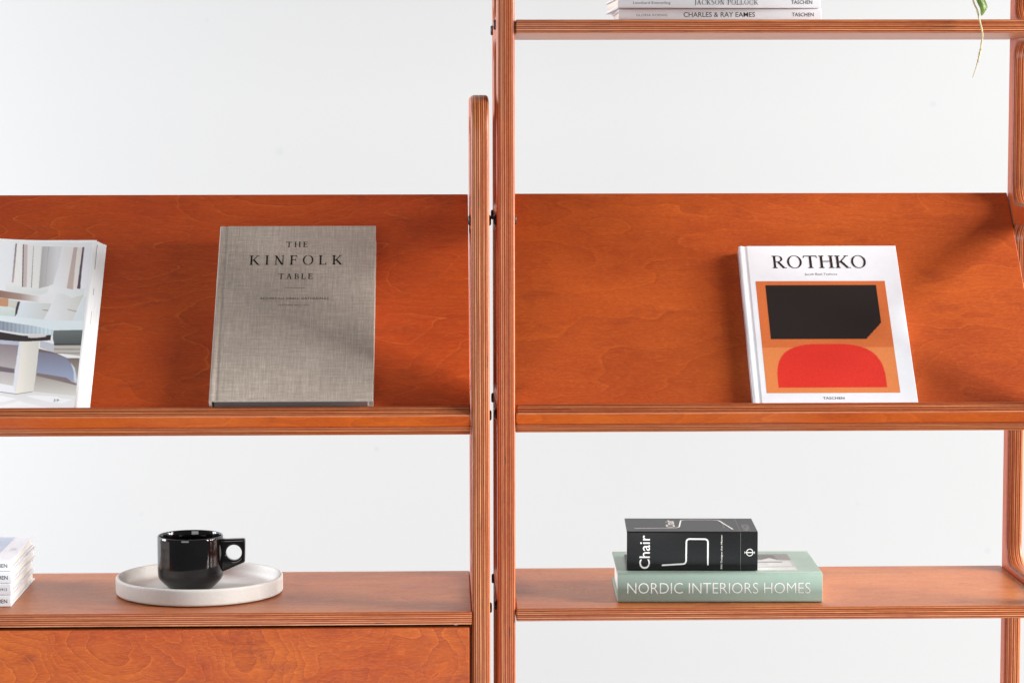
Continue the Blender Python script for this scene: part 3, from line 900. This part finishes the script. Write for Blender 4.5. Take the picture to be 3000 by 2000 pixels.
# thin printed rules on the edges of the pages below
for e in ((-.0119, .245, -.0114, .288), (-.0100, .150, -.0097, .172), (-.0103, .200, -.0099, .212)):
    mesh_obj("page_edge_print", poly_mesh([q(*e)], "page_edge_print"), INK_SOFT, MM @ Matrix.Translation((0, 0, .0061)), mg)
PW, PH = .178, .2920
def mpos(s, t):
    x = (xr - .0063) - (1 - s) * PW
    return np.stack([x, .0002 + t * PH, z0 + curl(x) + .00022], -1)
def mcol(s, t):
    # picture coordinates: X grows right, Y grows down, like a print layout 1568 units wide
    u_ = .009 + t * PH
    yy = 1192 - (u_ - .009) * (490 / .2870)
    rt = 227.5 + (1192 - yy) * ((273 - 227.5) / 490)
    X = (rt - (1 - s) * PW * (2262 - .31 * (1192 - yy))) * 4.9
    Y = (yy - 680) * 4.9
    g = _rng.normal(0, 1, s.shape)[..., None]
    c = np.zeros(s.shape + (3,)) + np.array((240, 240, 241.))
    def fill(poly, col, soft=None):
        nonlocal c
        m = inpoly(X, Y, poly)[..., None]
        c = np.where(m, np.array(col, float) if soft is None else soft, c)
    def grad(axis, a, b, ca, cb_):
        f = np.clip(((X if axis == 0 else Y) - a) / (b - a), 0, 1)[..., None]
        return np.array(ca, float) * (1 - f) + np.array(cb_, float) * f
    # window and curtains
    fill([(-300, 100), (280, 100), (225, 700), (-300, 700)], (238, 240, 244))
    fill([(268, 95), (290, 95), (242, 668), (215, 668)], None, grad(1, 100, 670, (128, 116, 122), (190, 172, 166)))
    fill([(290, 95), (370, 95), (355, 720), (245, 680)], (243, 241, 238))
    fill([(372, 100), (384, 100), (373, 730), (360, 730)], (66, 50, 54))
    fill([(384, 100), (438, 105), (425, 735), (373, 730)], (203, 188, 185))
    fill([(438, 105), (518, 110), (490, 740), (425, 735)], (236, 234, 232))
    fill([(518, 120), (524, 120), (497, 740), (486, 740)], (140, 130, 128))
    fill([(524, 110), (640, 115), (600, 745), (497, 740)], (238, 236, 232))
    fill([(640, 125), (915, 130), (870, 420), (790, 700), (595, 745)], None, grad(0, 600, 850, (176, 172, 170), (226, 225, 226)))
    fill([(725, 130), (738, 130), (712, 400), (690, 700), (680, 700), (706, 400)], (178, 174, 173))
    fill([(915, 130), (1085, 140), (1060, 300), (990, 745), (790, 700), (870, 420)], None, grad(0, 850, 1080, (238, 238, 240), (236, 230, 226)))
    fill([(1085, 140), (1136, 140), (1108, 400), (1078, 765), (990, 745)], (197, 176, 168))
    fill([(1136, 140), (1208, 140), (1180, 400), (1140, 750), (1078, 765), (1108, 400)], (236, 228, 222))
    fill([(1208, 140), (1232, 140), (1200, 480), (1180, 755), (1136, 750)], (84, 64, 78))
    fill([(1232, 140), (1420, 140), (1420, 760), (1180, 755)], (238, 238, 242))
    # back pillows
    fill([(130, 680), (220, 665), (350, 725), (640, 745), (745, 735), (720, 800), (620, 840), (130, 810)], None, grad(1, 670, 840, (240, 240, 240), (224, 228, 226)))
    fill([(745, 700), (790, 690), (990, 745), (1060, 770), (1250, 745), (1240, 850), (1060, 890), (720, 820)], None, grad(0, 760, 1240, (242, 242, 243), (226, 230, 230)))
    fill([(-300, 660), (100, 690), (120, 800), (-300, 790)], (238, 240, 243))
    # shelf plank with light end
    fill([(-300, 770), (0, 785), (440, 835), (740, 870), (790, 880), (790, 960), (700, 962), (430, 925), (0, 890), (-300, 870)], None,
         np.where((X < 330)[..., None], grad(0, -50, 330, (140, 102, 88), (168, 142, 132)), grad(0, 330, 620, (168, 142, 132), (238, 238, 240))))
    fill([(-300, 880), (170, 905), (165, 1020), (-300, 1005)], (200, 148, 112))
    fill([(170, 915), (330, 935), (280, 1050), (165, 1020)], (214, 212, 204))
    fill([(300, 940), (334, 940), (310, 1090), (262, 1158), (270, 1050)], (62, 54, 58))
    # front pillows
    fill([(-300, 1000), (150, 1020), (265, 1060), (262, 1155), (-300, 1140)], None, grad(1, 1010, 1150, (226, 232, 226), (206, 222, 218)))
    fill([(334, 940), (740, 962), (780, 970), (670, 1195), (280, 1160)], None, grad(0, 334, 780, (226, 234, 242), (212, 214, 208)))
    fill([(650, 1052), (735, 1058), (730, 1072), (650, 1062)], (150, 148, 140))
    fill([(850, 830), (940, 820), (1060, 885), (1240, 838), (1140, 1060), (1080, 1218), (680, 1195), (780, 960)], None, grad(0, 760, 1200, (236, 238, 241), (214, 214, 208)))
    fill([(1010, 1046), (1140, 1075), (1125, 1088), (1000, 1055)], (166, 162, 154))
    fill([(1240, 870), (1420, 860), (1420, 1225), (1080, 1218)], (222, 230, 234))
    # seat cushion
    fill([(-300, 1130), (280, 1160), (680, 1196), (1420, 1228), (1420, 1345), (800, 1345), (-300, 1220)], (230, 240, 244))
    fill([(-300, 1205), (0, 1220), (500, 1280), (805, 1345), (800, 1420), (400, 1400), (-300, 1320)], None,
         grad(0, 100, 700, (140, 150, 166), (206, 224, 232)) + 10 * np.sin(X * .11)[..., None])
    fill([(810, 1350), (1420, 1340), (1420, 1560), (820, 1540), (800, 1460)], None, grad(1, 1340, 1550, (108, 116, 116), (78, 84, 84)))
    fill([(810, 1540), (1420, 1548), (1420, 1562), (820, 1560)], (52, 50, 50))
    fill([(-300, 1315), (400, 1395), (770, 1412), (770, 1440), (400, 1425), (-300, 1380)], (228, 229, 232))
    # bench plinths and wall
    fill([(620, 1490), (820, 1545), (820, 1670), (620, 1590)], (196, 198, 208))
    fill([(820, 1560), (1420, 1562), (1420, 1745), (820, 1660)], (190, 184, 176))
    fill([(820, 1608), (1420, 1616), (1420, 1630), (820, 1622)], (140, 132, 124))
    fill([(820, 1664), (1420, 1672), (1420, 1684), (820, 1678)], (144, 136, 128))
    fill([(-300, 1745 - 280), (330, 1500), (330, 1600), (-300, 1540)], (186, 190, 208))
    # wooden floor, long shadow, rug
    fl = grad(1, 1560, 2300, (138, 122, 118), (206, 202, 196))
    fill([(-300, 1540), (330, 1560), (330, 2200), (-300, 2200)], None, grad(1, 1530, 2120, (136, 124, 130), (206, 202, 200)))
    fill([(570, 1600), (820, 1660), (1010, 1740), (1420, 1745), (1420, 2330), (520, 2240)], None, grad(1, 1700, 2260, (112, 98, 88), (214, 212, 206)))
    fill([(580, 1650), (840, 1680), (1000, 1745), (1100, 1860), (1150, 2040), (1140, 2085), (1000, 2010), (580, 1940)], None, grad(1, 1650, 2000, (122, 120, 140), (150, 162, 190)))
    fill([(580, 1945), (1000, 2012), (1090, 2075), (1150, 2095), (1150, 2120), (900, 2060), (570, 1985)], (126, 110, 112))
    fill([(1060, 1800), (1120, 1880), (1156, 2050), (1140, 2085), (1110, 2060), (1105, 1930)], (206, 214, 226))
    fill([(-300, 1860), (0, 1855), (260, 1890), (262, 1950), (-300, 1900)], (110, 98, 106))
    # white rug and reflections
    fill([(-300, 2195), (250, 2235), (520, 2200), (1420, 2290), (1420, 2560), (-300, 2560)], None, grad(1, 2200, 2400, (222, 222, 220), (232, 234, 238)))
    fill([(430, 2260), (560, 2250), (850, 2268), (960, 2300), (800, 2350), (560, 2300)], (241, 243, 246))
    fill([(960, 2300), (1100, 2310), (930, 2370), (860, 2350)], (241, 243, 246))
    fill([(0, 2420), (330, 2330), (740, 2425), (500, 2560), (-300, 2560)], (242, 244, 246))
    fill([(-300, 2300), (90, 2262), (300, 2300), (100, 2350), (-300, 2330)], (241, 243, 245))
    # the side table: black top with white tray, cream leg, white base
    fill([(-300, 1360), (0, 1375), (380, 1425), (445, 1425), (450, 1452), (570, 1455), (705, 1440), (705, 1418), (775, 1414), (768, 1490), (380, 1508), (-300, 1480)], (46, 38, 40))
    fill([(448, 1418), (705, 1412), (705, 1440), (570, 1455), (450, 1450)], (222, 212, 208))
    fill([(-300, 1480), (20, 1480), (0, 1740), (-300, 1760)], (46, 40, 42))
    fill([(325, 1508), (612, 1500), (575, 1900), (540, 2180), (520, 2205), (290, 2232), (245, 2120)], None, grad(0, 300, 560, (240, 234, 224), (222, 219, 210)))
    fill([(325, 1508), (358, 1508), (300, 2100), (285, 2235), (245, 2225), (262, 1950)], (226, 228, 236))
    fill([(-300, 2060), (0, 2090), (248, 2125), (285, 2235), (250, 2235), (-300, 2170)], (236, 238, 243))
    fill([(-300, 2170), (290, 2232), (520, 2200), (520, 2207), (290, 2240), (-300, 2180)], (110, 106, 110))
    c = 255 - (255 - c) * .95
    return np.clip(c + g * 3, 0, 255)
def mcol_aa(s, t):
    acc = 0
    for i in range(2):
        for j in range(2):
            acc = acc + mcol(s + (i - .5) * .5 / 290, t + (j - .5) * .5 / 470)
    return acc / 4
prt(paint_grid("page_picture", 290, 470, mpos, mcol_aa), "page_picture", PRINT, MM, mg)
me = sans("39", .0, 1.4)
pn_x = xr - .0063 - (227.5 + 13 - 178) / 2262
fit(me, pn_x, pn_x + .0063, .0205, .0243)
prt(me, "page_number", INK, MM @ Matrix.Translation((0, 0, z0 + .00060)), mg)

# ------------------------------------------------------------------ tray and cup
TX, TY, TZ = -.3325, .1290, .6588
prof = [(0, .0005), (.1000, .0005), (.1080, .0008)]
for i in range(9):
    a = -math.pi / 2 + i / 8 * math.pi / 2
    prof.append((.1085 + .0038 * math.cos(a), .0046 + .0038 * math.sin(a)))
prof += [(.1124, .0190)]
for i in range(7):
    a = i / 6 * math.pi
    prof.append((.1098 + .0026 * math.cos(a), .0212 + .0024 * math.sin(a)))
prof += [(.1070, .0140), (.1058, .0085), (.1020, .0062), (.0960, .0056), (0, .0056)]
tray = mesh_obj("tray", bm_to_mesh(lathe_bm(prof, 144), "tray"), CERAMIC, Matrix.Translation((TX, TY, TZ)))
tag(tray, "round low-rimmed off-white stoneware tray under the black cup", "tray")

CX, CY, CZ = -.3445, .1300, TZ + .0058
H = .0722
cup = thing("coffee_cup", "glossy black ceramic cup with square pierced handle standing on the white tray", "cup", Matrix.Translation((CX, CY, CZ)))
pr = [(0, .0012), (.026, .0012), (.0280, .0000), (.0298, .0006), (.0314, .0021), (.0340, .0046), (.0375, .0080), (.0405, .0112), (.0422, .0134), (.0432, .0153), (.0438, .0175), (.04415, .0205), (.0443, .026), (.0443, .040), (.0442, .0680), (.0441, H - .0014), (.0436, H - .0003), (.0428, H), (.0420, H - .0004), (.0415, H - .0016), (.0414, .060), (.0413, .022), (.0400, .0165), (.030, .0075), (.024, .0050), (0, .0045)]
# resample a bit for round highlights
mesh_obj("cup_body", bm_to_mesh(lathe_bm(pr, 128), "cup_body"), GLAZE, Matrix.Translation((CX, CY, CZ)), cup)
# handle: plate in XZ plane with a round hole
def rounded(poly, r, seg=5):
    out = []; n = len(poly)
    for i in range(n):
        p = np.array(poly[i]); a = np.array(poly[i - 1]) - p; b = np.array(poly[(i + 1) % n]) - p
        a /= np.linalg.norm(a); b /= np.linalg.norm(b)
        rr = r[i] if isinstance(r, (list, tuple)) else r
        ang = math.acos(np.clip(a @ b, -1, 1)); d = rr / math.tan(ang / 2)
        for k in range(seg + 1):
            t = k / seg
            out.append(tuple((p + a * d) * (1 - t) ** 2 + 2 * p * t * (1 - t) + (p + b * d) * t ** 2))
    return out
hz = lambda z: z - CZ
outer = rounded([(.0400, hz(.6855)), (.0475, hz(.6885)), (.0738, hz(.7000)), (.0745, hz(.7320)), (.0480, hz(.7312)), (.0400, hz(.7325))], [.001, .003, .0035, .003, .004, .001])
hole = [(.0589 + .0105 * math.cos(-a * math.pi / 16), hz(.7130) + .0105 * math.sin(-a * math.pi / 16)) for a in range(32)]
bm = plate([outer, hole], .0130, .0030, 5)
MH = Matrix.Translation((CX, CY, CZ)) @ Matrix.Rotation(R(90), 4, 'X')
mesh_obj("handle", bm_to_mesh(bm, "handle"), GLAZE, MH, cup)

# ------------------------------------------------------------------ hanging plant
def leaf_mat():
    m, nt, bs = new_mat("green_leaf")
    t = NT(nt); p = t.obj()
    nz = t.noise(t.vmath('MULTIPLY', p, (160, 160, 60)), 1.0, 3)
    t.link(t.mix(t.ramp(nz, [(.35, 0.0), (.65, 1.0)]), (.115, .20, .028), (.19, .28, .05)), bs.inputs['Base Color'])
    bs.inputs['Roughness'].default_value = .4
    bs.inputs['Subsurface Weight'].default_value = .0
    return m
PX, PY = .679, -.014
plant = thing("hanging_plant", "trailing pale plant stem with one green leaf hanging over the top right shelf edge", "plant", Matrix.Translation((PX, PY, 1.55)))
pts = [(.640, .060, 1.6795), (.642, .020, 1.6810), (.645, -.004, 1.676), (.650, -.008, 1.640), (.657, -.009, 1.600), (.664, -.010, 1.560), (.6715, -.012, 1.485), (.6788, -.013, 1.4468), (.6843, -.013, 1.4337), (.6871, -.014, 1.4224), (.6914, -.014, 1.4046), (.6912, -.013, 1.3959), (.6899, -.012, 1.3837), (.6887, -.012, 1.3771), (.6863, -.012, 1.3684), (.6841, -.012, 1.3597), (.6800, -.012, 1.3479)]
C = catmull(pts, 6)
rad = np.interp(np.linspace(0, 1, len(C)), [0, .3, .60, .78, .812, .84, 1], [.0013, .0012, .00115, .00105, .0014, .00095, .00040])
bm = bmesh.new(); tube_into(bm, C, rad)
STEM = speckled("pale_stem", (.40, .31, .14), (.62, .54, .31), 220, .5)
mesh_obj("stem", bm_to_mesh(bm, "stem"), STEM, Matrix.Identity(4), plant)
bm = bmesh.new()
for i in range(34):
    k = 30 + random.choice([random.randint(10, 40), random.randint(42, 50), random.randint(42, 50), random.randint(44, 58)])
    k = min(k, len(C) - 2)
    p = C[k]; a = random.uniform(0, 6.28)
    d = Vector((math.cos(a), math.sin(a) * .6, random.uniform(-.3, .6))).normalized()
    L = random.uniform(.0012, .0030)
    tube_into(bm, [p, p + d * L * .5, p + d * L + Vector((0, 0, .0003))], [.00055, .0004, .00012], 5)
mesh_obj("rootlets", bm_to_mesh(bm, "rootlets"), simple("dry_root", (.30, .19, .11), .8), Matrix.Identity(4), plant)
# leaf: a curved blade hanging tip down, seen three-quarters
bm = bmesh.new()
base_p = Vector((.6800, -.0100, 1.4760)); tip = Vector((.6899, -.016, 1.4262))
spine_l = catmull([base_p, (.6835, -.0125, 1.4620), (.6885, -.0150, 1.4470), (.6925, -.0165, 1.4370), (.6915, -.0165, 1.4310), tip], 4)
nn = len(spine_l); rows = []
for i, p in enumerate(spine_l):
    t = i / (nn - 1)
    w = .0078 * math.sin(math.pi * min(1, t * .93 + .07)) ** .75 * (1 - .15 * t)
    if i == nn - 1: w = .0004
    row = []
    for j in range(-3, 4):
        s = j / 3
        off = Vector((s * w * .82, s * w * .45 + abs(s) * w * .32, s * w * .18))
        row.append(bm.verts.new(p + off))
    rows.append(row)
for a, b in zip(rows[:-1], rows[1:]):
    for j in range(6): bm.faces.new((a[j], a[j + 1], b[j + 1], b[j])).smooth = True
bmesh.ops.solidify(bm, geom=list(bm.faces), thickness=.00035)
mesh_obj("leaf", bm_to_mesh(bm, "leaf"), leaf_mat(), Matrix.Identity(4), plant)
bm = bmesh.new()
tube_into(bm, catmull([(.6700, -.0118, 1.4990), (.6760, -.0112, 1.4880), base_p], 5), [.0006] * 11, 8)
mesh_obj("leaf_stalk", bm_to_mesh(bm, "leaf_stalk"), STEM, Matrix.Identity(4), plant)
